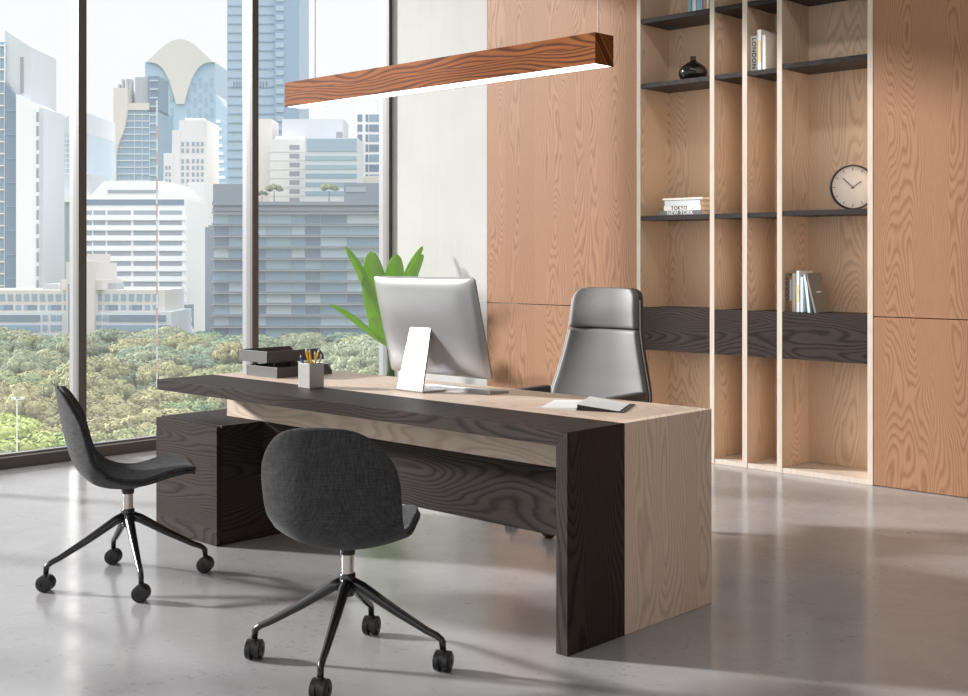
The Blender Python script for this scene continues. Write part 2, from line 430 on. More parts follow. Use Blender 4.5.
# books above the drawer, fourth column
G = 'books standing over the wide drawer'
Yb = 6.74
sp = [(784.9,789.3,.237,(150,132,120),0,'taupe book with linked black rings down its spine'),(789.5,791.9,.222,(196,140,70),0,'thin orange book with white band beside the taupe book'),
      (792.2,795.7,.238,(236,236,234),0,'plain white book right of the thin orange one'),(796.0,799.2,.255,(232,232,228),0,'tallest white book with a pale yellow patch on its spine'),
      (800.3,803.2,.217,(205,214,222),.0,'short pale grey-blue upright book')]
for k, (pa, pb, h, col, tl, lab) in enumerate(sp):
    a, b = onY(pa, Yb), onY(pb, Yb)
    t = book('book', lab, a, b-.0006, Yb, Yb+.17, 1.0, h, cm('low_cover_%d' % k, col), group=G, tilt=tl)
    if k == 0:
        mb = MB()
        for q in range(4):
            zc = .212-.035*q
            mb.lathe([(.0115,-.0008),(.0155,-.0008),(.0155,0),(.0115,0),(.0115,-.0008)], ((b-a)/2-.0005,-.0004,zc-.02), 24, Matrix.Rotation(PI/2,3,'X'), False)
        mb.build('ring_pattern', ink, t)
    if k == 1: MB().box(.001,b-a-.002,-.0009,0,.07,.2).build('spine_band', inkw, t)
    if k == 3: MB().box(.001,b-a-.002,-.0009,0,.06,.17).build('spine_patch', cm('patch_yellow',(225,210,160)), t)
def lean(x0, w, h, tilt, cov, lab, mark=False):
    t = thing('book', lab, 'book', (x0, Yb-.005, 1.0), 0, G)
    m = Matrix.Rotation(tilt, 4, 'Y')
    MB().boxm(m,-w,-w+.0022,0,.17,0,h).boxm(m,-.0022,0,0,.17,0,h).boxm(m,-w,0,0,.0022,0,h).build('cover', cov, t)
    MB().boxm(m,-w+.0023,-.0023,.0023,.166,.003,h-.003).build('pages', M['white'], t)
    if mark: MB().boxm(m,.0,.0005,.055,.115,h*.5,h*.5+.008).build('cover_mark', inkw, t)
    return t
lean(onY(811.0,Yb), .022, .235, math.radians(-7), cm('ice_blue',(205,220,228)), 'pale blue book leaning left between white books and the grey one')
lean(onY(817.0,Yb), .018, .25, math.radians(-14.5), cm('grey_cover',(122,118,112)), 'grey covered book leaning left, rightmost over the wide drawer', True)

# vase and clock
X = onY(693, 6.86)
v = MB().lathe([(.0,.0),(.055,0),(.082,.016),(.098,.048),(.096,.074),(.080,.100),(.052,.121),(.028,.134),(.020,.142),(.019,.150),(.019,.166),(.0215,.170),(.0155,.170),(.014,.15),(.0,.148)], (0,0,0), 40).build('vase', M['vase'], smooth=True)
v.location = (X, 6.86, 2.5201); tag(v, 'round black ceramic vase with a short neck on a dark shelf', 'vase')
X = onY(852.7, 6.85)
ck = thing('clock', 'round wall clock with thin black rim and plain dial leaning inside the bookcase', 'clock', (X, 6.85, 1.6265), math.radians(40))
R = .136
rot = Matrix.Rotation(PI/2, 3, 'X')
cz = (0,0,R+.0005)
MB().lathe([(R-.009,-.012),(R,-.012),(R,.022),(R-.009,.022),(R-.009,-.012)], cz, 64, rot, False).build('rim', M['black'], ck, auto=40)
MB().lathe([(0,-.012),(R-.0092,-.012),(R-.0092,.004),(0,.004)], cz, 64, rot).build('dial', M['clockface'], ck)
for k in range(12):
    a = PI/6*k; m = Matrix.Translation(cz) @ Matrix.Rotation(a, 4, 'Y')
    MB().boxm(m, -.0016,.0016, -.0052,-.0041, R*.74, R*.88).build('hour_mark', M['black'], ck)
def hand(dx, dz, L, w):
    a = math.atan2(dx, dz); m = Matrix.Translation(cz) @ Matrix.Rotation(a, 4, 'Y')
    MB().boxm(m, -w,w, -.0085,-.0065, -.012, L).build('hand', M['black'], ck)
hand(-33, 31, .082, .0017); hand(28, 20, .062, .0022)
MB().lathe([(0,-.012),(.005,-.012),(.005,-.002),(0,-.002)], cz, 16, Matrix.Rotation(-PI/2,3,'X') @ Matrix.Scale(-1,3)).build('hand_pin', M['black'], ck)

# ------------------------------------------------------------------ desk
dk = thing('desk', 'large executive desk of pale ash and smoked dark oak with a solid waterfall end', 'desk', (-3.88,3.55,0))
XL, XR, Y0d, YM, Y1d, ZT, TT = -5.165, -2.598, 3.12, 3.437, 3.99, .752, .05
MB().prism([(XL,ZT-TT),(XR-TT,ZT-TT),(XR,ZT),(XL,ZT)], Y0d, YM).build('dark_top', M['darkx'], dk, bevel=.0012, world=True)
MB().prism([(XR-TT,0.001),(XR,0.001),(XR,ZT-.0008),(XR-TT,ZT-TT-.0008)], Y0d, YM).build('dark_leg', M['darkz'], dk, bevel=.0012, world=True)
MB().box(XL, XR-TT-.0005, YM+.0008, Y1d, ZT-TT, ZT).build('pale_top', M['lightx'], dk, bevel=.001, world=True)
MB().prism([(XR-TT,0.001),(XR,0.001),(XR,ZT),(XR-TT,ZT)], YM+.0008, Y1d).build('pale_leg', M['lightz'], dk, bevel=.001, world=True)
MB().box(-5.035, XR-TT-.001, 3.43, 3.47, .558, ZT-TT-.0005).build('pale_apron', M['lightx'], dk, bevel=.001, world=True)
MB().box(-4.755, XR-TT-.001, 3.44, 3.465, .30, .5575).build('modesty_panel', M['darkx'], dk, bevel=.001, world=True)
cb = thing('desk_pedestal', 'low smoked oak cabinet carrying the left end of the desk', 'cabinet', (-5.02,3.6,0))
MB().box(-5.28,-4.7755,3.215,3.98,.001,.556).build('carcass', M['darkx'], cb, bevel=.001, world=True)
MB().box(-4.775,-4.757,3.215,3.98,.001,.556).build('side_panel', M['darky'], cb, bevel=.001, world=True)
MB().box(-5.28,-4.757,3.205,3.2148,.02,.545).build('shadow_gap', M['gap'], cb, world=True)
MB().box(-5.28,-4.757,3.185,3.2045,.001,.552).build('front_panel', M['darkx'], cb, bevel=.001, world=True)

# open notebook
nb = thing('open_notebook', 'open white-paged notebook with black cover lying on the pale desk top', 'notebook', (-2.945,3.592,ZT+.0005), math.atan2(-.09,.22)*0)
ax = Vector((-.463,.886,0)).normalized(); ay = Vector((.935,.355,0)).normalized()
def nbp(a, b, z): return tuple(ax*a+ay*b+Vector((0,0,z)))
def slab(a0,a1,b0,b1,zs):  # zs: (z0 bottom b0, z1 bottom b1, top b0, top b1)
    v=[nbp(a0,b0,zs[0]),nbp(a0,b1,zs[1]),nbp(a1,b1,zs[1]),nbp(a1,b0,zs[0]),nbp(a0,b0,zs[2]),nbp(a0,b1,zs[3]),nbp(a1,b1,zs[3]),nbp(a1,b0,zs[2])]
    return MB().add(v,[(0,3,2,1),(4,5,6,7),(0,1,5,4),(1,2,6,5),(2,3,7,6),(3,0,4,7)])
slab(-.002,.262,.0,.188,(0,0,.003,.003)).build('cover', M['black'], nb)
slab(.0,.26,-.15,-.001,(0,0,.004,.010)).build('page_block', M['white'], nb)
slab(.002,.258,.002,.155,(.0035,.0035,.022,.004)).build('page_edge', M['black'], nb)
slab(.0,.26,.0,.170,(.0225,.0045,.025,.006)).build('raised_page', M['white'], nb)

# letter trays
def tray(x0, x1, y0, y1, z0, h, lab):
    t = thing('letter_tray', lab, 'tray', ((x0+x1)/2, (y0+y1)/2, z0), 0, 'stacked letter trays')
    th = .005
    def wallp(): return [(y0,z0),(y1,z0),(y1,z0+h*.35),(y1-.028,z0+h),(y0,z0+h)]
    MB().box(x0,x1,y0,y0+th,z0,z0+h).build('end_wall', M['tray'], t, bevel=.001, world=True)
    MB().prismx(wallp(), x0, x0+th).build('side_wall', M['tray'], t, bevel=.001, world=True)
    MB().prismx(wallp(), x1-th, x1).build('side_wall', M['tray'], t, bevel=.001, world=True)
    MB().box(x0+th,x1-th,y0+th,y1-.002,z0,z0+.004).build('tray_base', M['tray'], t, world=True)
    return t
t1 = tray(-5.02,-4.764,3.536,3.873,ZT+.0005,.051,'lower dark grey letter tray standing on the desk top')
t2 = tray(-5.085,-4.838,3.53,3.88,.8215,.056,'upper dark grey letter tray stacked above another tray')
for xx in (-5.008,-4.85):
    for yy in (3.58, 3.80): MB().tube([(xx,yy,.757),(xx,yy,.8212)], .004, 8).build('riser', M['tray'], t2, world=True)

# pencil cup
cu = thing('pencil_cup', 'square brushed grey metal pencil cup on the dark desk edge', 'cup', (-4.338,3.405,ZT+.0005))
a = .041; hh = .11; th = .002
MB().box(-a,a,-a,-a+th,0,hh).box(-a,a,a-th,a,0,hh).box(-a,-a+th,-a+th,a-th,0,hh).box(a-th,a,-a+th,a-th,0,hh).box(-a+th,a-th,-a+th,a-th,0,th).build('cup_body', M['cup'], cu, bevel=.0006)
def pen(name, lab, p0, p1, r, m, tipm, tipname):
    t = thing(name, lab, name.split('_')[-1] if name != 'scissors' else 'scissors', (-4.338+p0[0],3.405+p0[1],ZT+.004+p0[2]), 0)
    d = Vector(p1)-Vector(p0)
    MB().tube([(0,0,0), d*.93], r, 8).build('barrel', m, t)
    MB().tube([d*.9301, d], [r*.95, r*.35], 8).build(tipname, tipm, t)
pen('pencil','yellow pencil on the left of the cup', (.01,.0,0),(-.012,-.02,.172),.0045,M['yellow'],M['white'],'sharpened_end')
pen('pencil','second yellow pencil just right of the leftmost yellow pencil', (-.005,.02,0),(-.002,-.008,.166),.0045,M['yellow'],M['white'],'sharpened_end')
pen('pencil','yellow pencil leaning towards the right of the cup', (.005,-.02,0),(.028,.024,.168),.0045,M['yellow'],M['white'],'sharpened_end')
pen('ballpoint_pen','dark blue pen leaning out over the left rim of the cup', (.02,-.02,0),(-.034,-.034,.142),.0055,M['bluep'],M['alu'],'cap')
pen('ballpoint_pen','silver pen upright in the middle of the cup', (.0,.03,0),(.012,.012,.158),.004,M['alu'],M['white'],'cap')
pen('ballpoint_pen','silver pen leaning to the far right of the cup', (.01,.01,0),(.036,.034,.156),.004,M['alu'],M['black'],'cap')

# monitor
mo = thing('desktop_monitor', 'thin silver all-in-one computer seen from behind on a bent metal stand', 'computer', (-3.865,3.62,ZT))
XA, XB = onY(376.3,3.62), onY(476.7,3.62)
XA2, XB2 = onY(390.7,3.73), onY(490.6,3.73)
D1 = depthY(376.3,3.62); zt = HC-(276-HY)/F*D1; D2 = depthY(390.7,3.73); zb = HC-(369.5-HY)/F*D2
xa, xb = (XA+XA2)/2, (XB+XB2)/2
tl = math.atan2(.11, zt-zb); Hh = (zt-zb)/math.cos(tl); Ww = xb-xa
mm = Matrix.Translation(((xa+xb)/2+3.865, 3.73-3.62, zb-ZT)) @ Matrix.Rotation(tl, 4, 'X')
def hwz(z, r=.016):            # half width of the rounded casing at height z
    d = min(z, Hh-z); return Ww/2-(r-math.sqrt(max(0, r*r-(r-min(d,r))**2)))
def backfn(u, v):
    x = (u-.5)*2; vv_ = .5-.5*math.cos(PI*v); z = Hh*(.35*v+.65*vv_); q = z/Hh*2-1
    e = (1-abs(x)**6)*(1-abs(q)**6); e = max(e,0)**.5
    return mm @ Vector((x*hwz(z), -.006-.026*e, z))
MB().grid(backfn, 44, 40).build('back_casing', M['alu'], mo, smooth=True)
zs_ = [.016*(1-math.cos(PI/2*i/6)) for i in range(7)]; zs_ += [Hh-z for z in zs_[::-1]]
outl = [(hwz(z), z) for z in zs_]+[(-hwz(z), z) for z in zs_[::-1]]
def slab_(y0, y1, sh, nm, mt_):
    mb = MB().prism([(x*(1-sh/Ww*2), sh+(z*(1-sh/Hh*2))) for x, z in outl], y0, y1); mb.v = [tuple(mm @ Vector(v)) for v in mb.v]; mb.build(nm, mt_, mo)
slab_(-.0061, .0, 0, 'side_band', M['alu']); slab_(.0002, .004, .001, 'screen', M['screen'])
# stand (bent plate)
sx0, sx1 = -.093, .073
th = .007
path = [(.20,0.0),(-.030,0.0),(-.034,.004),(-.032,.010),(.050,.318),(.066,.320)]
poly = [(.105,.0005),(-.034,.0005),(-.040,.005),(-.041,.012),(.026,.285),(.036,.295),(.085,.297),(.085,.289),(.042,.287),(.035,.28),(-.033,.014),(-.031,.0075),(.105,.0075)]
nb2 = MB(); n = len(poly)
nb2.prismx(poly, 0, 1)
vv = []
for i,(x,y,z) in enumerate(nb2.v):
    k = max(0,min(1,z/.30)); hw = .082*(1-k)+.064*k
    vv.append((-.008+(x-.5)*2*hw, y, z))
nb2.v = vv; nb2.build('stand', M['alu'], mo, bevel=.001)

kb = thing('keyboard', 'slim silver keyboard with white keys lying behind the computer', 'keyboard', (-3.745,3.80,ZT+.0005))
MB().prismx([(-.058,0),(.062,0),(.062,.005),(-.058,.017)], -.2, .2).build('casing', M['alu'], kb, bevel=.001)
for r_ in range(5):
    for c_ in range(13):
        y = -.050+r_*.0215; x = -.195+c_*.0302; z = .017-.012*(y+.065)/.13
        MB().box(x, x+.026, y, y+.018, z-.001, z+.0018).build('key', M['white'], kb)

# ------------------------------------------------------------------ pendant lamp
LX0, LX1, LY0, LY1, LZ0, LZ1 = -4.657,-2.78,3.498,3.608,2.053,2.168
lp = thing('pendant_lamp', 'long walnut box pendant lamp with glowing underside above the desk', 'lamp', ((LX0+LX1)/2,(LY0+LY1)/2,LZ0))
t_ = .004
MB().box(LX0,LX1,LY0,LY0+t_,LZ0,LZ1).box(LX0,LX1,LY1-t_,LY1,LZ0,LZ1).box(LX0,LX1,LY0+t_,LY1-t_,LZ1-t_,LZ1).box(LX0,LX0+t_,LY0+t_,LY1-t_,LZ0,LZ1-t_).box(LX1-t_,LX1,LY0+t_,LY1-t_,LZ0,LZ1-t_).build('lamp_housing', M['walnut'], lp, world=True)
MB().box(LX0+t_,LX1-t_,LY0+t_,LY1-t_,LZ0+.001,LZ0+.006).build('diffuser', M['lampglow'], lp, world=True)
for xx in (LX1-.03, LX0+.16):
    MB().tube([(xx,LY1-.055,LZ1),(xx,LY1-.055,HCE)], .0028, 8).build('suspension_cable', M['cable'], lp, world=True)

# unseen ceiling panels, guessed and added as fill light above the frame
for k, (x, y, w_, d_, pw) in enumerate(((-3.4,5.3,2.2,.25,17),(-1.2,5.3,2.2,.25,8),(-3.4,1.6,2.2,.25,2))):
    t = thing('ceiling_fill_panel', 'rectangular white fill light panel added on the unseen ceiling', 'ceiling light', (x,y,HCE), 0, 'added ceiling fill panels')
    MB().box(x-w_/2,x+w_/2,y-d_/2,y+d_/2,HCE-.03,HCE-.001).build('panel_housing', M['white'], t, world=True)
    al = bpy.data.lights.new('ceiling_fill_light', 'AREA'); al.shape = 'RECTANGLE'; al.size = w_; al.size_y = d_; al.energy = pw; al.color = (1,.97,.93)
    ao = bpy.data.objects.new('ceiling_fill_light', al); C.objects.link(ao); ao.location = (x,y,HCE-.035)

# ------------------------------------------------------------------ shell chairs
prof = [(-.274,.816),(-.262,.74),(-.249,.67),(-.234,.60),(-.214,.53),(-.185,.475),(-.135,.427),(-.07,.407),(.0,.406),(.08,.421),(.16,.443),(.22,.455),(.252,.455),(.270,.445)]
PA = [Vector((0,y,z)) for y,z in prof]
L = [0]
for i in range(1,len(PA)): L.append(L[-1]+(PA[i]-PA[i-1]).length)
def pat(s):
    s = max(0,min(s,L[-1]))
    for i in range(len(L)-1):
        if s <= L[i+1]+1e-9:
            k = (s-L[i])/(L[i+1]-L[i]); 
            p0 = PA[max(i-1,0)]; p1 = PA[i]; p2 = PA[i+1]; p3 = PA[min(i+2,len(PA)-1)]
            return .5*((2*p1)+(p2-p0)*k+(2*p0-5*p1+4*p2-p3)*k*k+(3*p1-p0-3*p2+p3)*k**3)
def hwid(s):
    T = L[-1]; q = s/T
    w = .226 if q < .32 else (.226-.008*(q-.32)/.2 if q < .52 else .218-.022*(q-.52)/.48)
    r1 = .215
    if s < r1: w *= max(0, 1-((r1-s)/r1)**2.5)**(1/2.6)
    r2 = .12
    if T-s < r2: w *= max(0, 1-((r2-T+s)/r2)**2.6)**(1/2.6)
    return w
def shellfn(off, inset):
    T = L[-1]
    def fn(u, v):
        a, b_ = u*2-1, v*2-1
        du, dv = a*math.sqrt(1-b_*b_/2), b_*math.sqrt(1-a*a/2)
        q = math.sqrt(max(0, 1-dv*dv)); xn = du/q if q > 1e-6 else 0
        s = inset+(T-2*inset)*(dv+1)/2
        p = pat(s); d = (pat(min(s+.004,T))-pat(max(s-.004,0))).normalized()
        nrm = Vector((0,-d.z,d.y)); nrm = nrm if nrm.y > 0 or nrm.z > 0 else -nrm   # towards the sitter
        X_ = xn*max(hwid((dv+1)/2*T)-inset*.8*q, 0); r_ = abs(X_)/.222
        kk = .075 if s < .42 else max(.03, .075-.045*(s-.42)/.2)
        bl = max(0, min(1, (s-.15)/.25)); cup = nrm*bl+Vector((0,1,-.10))*(1-bl)
        return p+Vector((X_,0,0))+nrm*off+cup*(kk*r_**2.3)
    return fn
def caster(mb, x, y, ang, r=.033, z0=0):
    # twin wheels with a hood, axle along direction ang
    ax_ = Vector((math.cos(ang), math.sin(ang), 0)); m = Matrix.Rotation(ang, 3, 'Z') @ Matrix.Rotation(PI/2, 3, 'Y')
    c = Vector((x,y,z0+r))
    for sgn in (-1,1):
        o = c+ax_*sgn*.0155
        mb.lathe([(0,-.012),(r*.82,-.012),(r,-.008),(r,.008),(r*.82,.012),(r*.3,.012),(r*.3,.009),(0,.009)], o, 26, m)
    mb.lathe([(0,-.008),(r*.88,-.008),(r*.88,.008),(0,.008)], c+Vector((0,0,.006)), 24, m)
    mb.tube([c+Vector((0,0,.01)), c+Vector((0,0,r+.032))], .0095, 12)
def shell_chair(lab, cx, cy, head, base_angs, cang):
    t = thing('swivel_chair', lab, 'chair', (cx,cy,0), 0)
    hr = Matrix.Rotation(head-PI/2, 4, 'Z')
    mb = MB().grid(shellfn(0,0), 30, 44); mb.v = [tuple(hr @ Vector(v)) for v in mb.v]
    mb.build('shell', M['fabric'], t, smooth=True, solid=-.012, subsurf=1)
    mb = MB().grid(shellfn(.001,.003), 30, 44); mb.v = [tuple(hr @ Vector(v)) for v in mb.v]
    mb.build('seat_pad', M['fabric'], t, smooth=True, solid=.017, subsurf=1)
    MB().lathe([(0,.397),(.06,.397),(.045,.388),(.026,.382),(.025,.364),(0,.364)],(0,0,0),28).build('seat_mount', M['black'], t, auto=40)
    MB().lathe([(0,.300),(.0205,.300),(.0205,.366),(0,.366)],(0,0,0),28).build('column', M['chrome'], t, auto=40)
    MB().lathe([(0,.225),(.022,.228),(.027,.245),(.027,.298),(.024,.302),(0,.302)],(0,0,0),28).build('hub', M['baseblk'], t, auto=40)
    for k, a in enumerate(base_angs):
        d = Vector((math.cos(a), math.sin(a), 0))
        pts = [d*.010+Vector((0,0,.272)), d*.05+Vector((0,0,.256)), d*.16+Vector((0,0,.188)), d*.27+Vector((0,0,.126)), d*.30+Vector((0,0,.113)), d*.317+Vector((0,0,.100)), d*.322+Vector((0,0,.070))]
        lg = MB().tube(pts, [.021,.019,.0155,.012,.0115,.011,.0105], 16).build('leg', M['baseblk'], t, smooth=True)
        mb = MB(); caster(mb, d.x*.322, d.y*.322, cang[k])
        mb.build('caster', M['black'], lg, auto=35)
    return t
R_ = math.radians
shell_chair('charcoal fabric swivel chair in profile beside the window, at the desk cabinet', -4.517,2.593, R_(63), [R_(71),R_(161),R_(251),R_(-21)], [R_(-50),R_(-48),R_(-52),R_(-47)])
shell_chair('charcoal fabric swivel chair seen from behind, nearest to the camera', -3.072,2.562, R_(122), [R_(33),R_(125),R_(213.5),R_(305.5)], [R_(25),R_(30),R_(35),R_(28)])

# ------------------------------------------------------------------ executive chair
ex = thing('executive_chair', 'high-back grey leather executive chair behind the desk', 'chair', (-3.86,4.70,0), R_(187))
# local: sitter faces +y here, chair turned so that it faces the desk
bprof = [(-.235,.50),(-.262,.60),(-.285,.72),(-.30,.84),(-.312,.95),(-.325,1.06),(-.335,1.14),(-.34,1.18)]
def bw(z):
    w = .198+.016*max(0,min(1,(1.18-z)/.21))+.082*max(0,min(1,(.97-z)/.33))**1.2
    r = .06
    if z > 1.18-r: w = w-r+math.sqrt(max(0,r*r-(z-1.18+r)**2))
    return w
def bpos(z):
    for i in range(len(bprof)-1):
        a_, b_ = bprof[i], bprof[i+1]
        if z <= b_[1]+1e-9:
            k = (z-a_[1])/(b_[1]-a_[1]); return a_[0]+(b_[0]-a_[0])*k
    return bprof[-1][0]
def backf(z0, z1, off, dw, bulge=0):
    def fn(u, v):
        z = z0+(z1-z0)*(v if z1 < 1.15 else math.sin(v*PI/2)*.5+v*.5)
        x = (u-.5)*2; w = max(bw(z)+dw, .002)
        y = bpos(z)+off+.045*(abs(x)*w/max(bw(min(z,1.08))+dw,.01))**2.5+bulge*math.sin(PI*min(1,max(0,(z-z0)/(z1-z0))))*(1-x*x)
        return Vector((x*w, y, z))
    return fn
MB().grid(backf(.48,1.18,-.018,0), 16, 30).build('back_shell', M['leather_d'], ex, smooth=True, solid=.045, subsurf=1, off=0)
MB().grid(backf(.50,.967,.010,-.008,.006), 18, 24).build('backrest', M['leather'], ex, smooth=True, solid=.035, subsurf=1, off=0)
MB().grid(backf(.971,1.175,.012,-.008,.020), 18, 14).build('headrest', M['leather'], ex, smooth=True, solid=.042, subsurf=1, off=0)
pts = []
for sgn in (-1,1):
    col = [Vector((sgn*(bw(z)+.001), bpos(z)-.002+.045, z)) for z in [.5+.62*i/24 for i in range(25)]]
    MB().tube(col, .0035, 8).build('piping', M['piping'], ex, smooth=True)
def seatf(u, v):
    x = (u-.5)*2; y = -.24+.50*v
    w = .25*(1-.12*max(0,(v-.75)/.25)**2)
    return Vector((x*w, y, .455+.02*abs(x)**3-.035*max(0,(v-.8)/.2)**2))
MB().grid(seatf, 14, 14).build('seat', M['leather'], ex, smooth=True, solid=.085, subsurf=2, off=-1)
for sgn in (-1,1):
    x = sgn*.285
    MB().boxm(Matrix.Identity(4), x-.03, x+.03, -.17, .16, .622, .668).build('armrest', M['leather_d'], ex, bevel=.014, seg=4)
    MB().tube([(x*.8,.0,.405),(x*.97,.0,.42),(x,.0,.46),(x,.0,.634)], [.016,.016,.017,.018], 14, .6).build('armrest_post', M['leather_d'], ex, smooth=True)
MB().lathe([(0,.36),(.09,.36),(.09,.37),(.03,.345),(.03,.22),(0,.22)],(0,0,0),28).build('column', M['black'], ex, auto=40)
MB().lathe([(0,.075),(.035,.075),(.04,.11),(.03,.14),(0,.14)],(0,0,0),28).build('hub', M['chrome'], ex, auto=40)
MB().tube([(0,0,.13),(0,0,.24)], .02, 16).build('gas_lift', M['chrome'], ex, smooth=True)
for k in range(5):
    a = R_(99+72*k)
    d = Vector((math.cos(a), math.sin(a), 0))
    lg = MB().tube([d*.02+Vector((0,0,.115)), d*.18+Vector((0,0,.098)), d*.30+Vector((0,0,.085)), d*.325+Vector((0,0,.075))], [.022,.018,.014,.012], 12).build('leg', M['chrome'], ex, smooth=True)
    mb = MB(); caster(mb, d.x*.325, d.y*.325, a+.9, .029); mb.build('caster', M['black'], lg, auto=35)

# ------------------------------------------------------------------ plant
px_, py_ = -7.13, 6.40
pl = thing('potted_plant', 'potted plant with broad bright green leaves in the window corner', 'plant', (px_,py_,0))
def leafmat(name, c1, c2):
    m = mat(name, c1, .38); t = NT(m)
    tc = t.new('ShaderNodeTexCoord').outputs['Object']
    n = t.noise(tc, 6, 3, .5)
    t.t.links.new(t.mix(t.ramp(n, [(.35,0.0),(.65,1.0)]), (*c1,1), (*c2,1)), t.b.inputs['Base Color'])
    tr = t.new('ShaderNodeBsdfTranslucent'); tr.inputs[0].default_value = (c1[0]*1.3, c1[1]*1.2, c1[2]*.8, 1)
    mx = t.new('ShaderNodeMixShader'); mx.inputs[0].default_value = .35
    out = [n_ for n_ in t.n if n_.type == 'OUTPUT_MATERIAL'][0]
    t.t.links.new(t.b.outputs[0], mx.inputs[1]); t.t.links.new(tr.outputs[0], mx.inputs[2]); t.t.links.new(mx.outputs[0], out.inputs[0])
    return m
LM = leafmat('leaf_green', (.36,.60,.17), (.46,.70,.27)); SM = leafmat('leaf_stem', (.10,.19,.06), (.14,.25,.08))
D0 = -ST*px_+CT*py_
D0 = 0
Dp = ST*-px_+CT*py_; Lp = CT*px_+ST*py_
def lp3(px, py, dd=0):
    D = Dp+dd; l = (px-484)/F*D
    wx, wy = wpos(l, D); return Vector((wx-px_, wy-py_, HC-(py-HY)/F*D))
def leaf(path, width, fold=.25, yaw=None, stem_n=None):
    """path: control points from the leaf base to the tip (local)"""
    P = path
    def cr(t):
        n = len(P)-1; s = t*n; i = min(int(s), n-1); k = s-i
        p0=P[max(i-1,0)];p1=P[i];p2=P[i+1];p3=P[min(i+2,n)]
        return .5*((2*p1)+(p2-p0)*k+(2*p0-5*p1+4*p2-p3)*k*k+(3*p1-p0-3*p2+p3)*k**3)
    camd = Vector((ST,-CT,0))
    yw = yaw or 0
    face = Matrix.Rotation(yw, 3, 'Z') @ camd
    def fn(u, v):
        p = cr(v); d = (cr(min(v+.01,1))-cr(max(v-.01,0))).normalized()
        side = d.cross(face).normalized(); nr = side.cross(d)
        w = width*(max(0,math.sin(PI*min(1,(.03+.97*v))**1.15))**.62 if v < .999 else 0.0)
        x = (u-.5)*2
        return p+side*x*w*.5+nr*(abs(x)*w*fold)
    MB().grid(fn, 8, 22).build('leaf', LM, pl, smooth=True, solid=.0012)
base = Vector((0,0,.34))
def stem(to):
    MB().tube([base+Vector((random.uniform(-.04,.04), random.uniform(-.04,.04), 0)), base.lerp(to,.5)+Vector((0,0,.02)), to], [.009,.007,.004], 8).build('stem', SM, pl, smooth=True)
LV = [([(388,345,0),(381,318,-.02),(375,285,-.03),(371,251,.0)], .215, .12, .0),
      ([(392,330,.05),(392,300,.05),(395,275,.05),(397,254,.03)], .17, .15, -.1),
      ([(390,342,-.1),(380,330,-.14),(370,318,-.16)], .14, .15, .3),
      ([(385,335,.02),(372,300,0),(360,270,-.06),(345,246,-.1)], .075, .3, -.0),
      ([(390,348,-.1),(370,332,-.2),(350,316,-.27),(330,304,-.33)], .05, .2, .0),
      ([(392,330,0),(402,295,0),(411,268,0),(423,246,.02)], .07, .2, -.1),
      ([(394,335,-.04),(404,300,-.06),(414,272,-.05),(423,254,-.03)], .09, .2, -.1)]
for pts, w_, fo, yw in LV:
    P = [lp3(*p) for p in pts]; leaf(P, w_, fo, yw); stem(P[0])
MB().lathe([(0,.0),(.12,.0),(.135,.02),(.16,.34),(.166,.36),(.150,.36),(.146,.33),(0,.33)],(0,0,0),40).build('pot', mat('white_pot',(.7,.7,.68),.5), pl, auto=40)
MB().lathe([(0,.331),(.1455,.331),(.1455,.338),(0,.345)],(0,0,0),30).build('soil', mat('soil',(.05,.035,.025),.95), pl)

# ------------------------------------------------------------------ city outside
GZ = -30.0
struct(MB().box(-2200,-60,-1500,1900,GZ-2,GZ).build('ground', mat('park_ground', (.10,.13,.055), .95)))
def bm(n, rgb, r=.8, metal=0, spec=.3): return mat(n, lin(rgb), r, metal, spec)  # city colours below are paled: distance haze is put into them
BMt = dict(white=bm('facade_white',(238,240,243)), offw=bm('facade_offwhite',(224,223,222)), cream=bm('facade_cream',(222,216,211)), pgrey=bm('facade_pale_grey',(203,209,216)),
           grey=bm('facade_grey',(170,176,182)), bluegrey=bm('facade_bluegrey',(136,148,160)), dark=bm('facade_slate',(130,140,151)), beige=bm('facade_beige',(208,204,200)),
           gl1=bm('city_glass_blue',(132,160,182),.25,0,.6), gl2=bm('city_glass_pale',(176,196,210),.25,0,.6), gl3=bm('city_glass_deep',(108,132,154),.2,0,.6), gl4=bm('city_glass_slate',(150,161,172),.3,0,.5),
           gl5=bm('city_glass_aqua',(150,176,192),.25,0,.6), sand=bm('crown_sand',(212,205,198)), steel=bm('steel_grey',(148,153,160)), tower=bm('tower_blue',(142,170,196),.35), tower2=bm('tower_blue_pale',(166,190,210),.35), curtain=bm('curtain_pale',(186,200,206)))
class Bld:
    def __init__(s, name, label, D, pxc, cat='building', group=None):
        s.D = D; s.l0 = (pxc-484)/F*D
        wx, wy = wpos(s.l0, D); s.t = thing(name, label, cat, (wx,wy,GZ), TH, group)
    def X(s, px, d=0): return (px-484)/F*(s.D+d)-s.l0
    def Z(s, py, d=0): return HC-(py-HY)/F*(s.D+d)-GZ
    def block(s, name, x0, x1, yt, m, yb=None, d0=0, d1=25):
        zb = 0 if yb is None else s.Z(yb, d0)
        return MB().box(s.X(x0,d0), s.X(x1,d0), d0, d1, zb, s.Z(yt,d0)).build(name, BMt[m], s.t)
    def poly(s, name, pts, m, d0=0, d1=25):
        return MB().prism([(s.X(x,d0), s.Z(y,d0)) for x,y in pts][::-1], d0, d1).build(name, BMt[m], s.t)
    def win(s, x0, x1, y0, y1, m, proud=.25, d0=0, name='window'):
        return MB().box(s.X(x0,d0), s.X(x1,d0), d0-proud, d0+.3, s.Z(y1,d0), s.Z(y0,d0)).build(name, BMt[m], s.t)

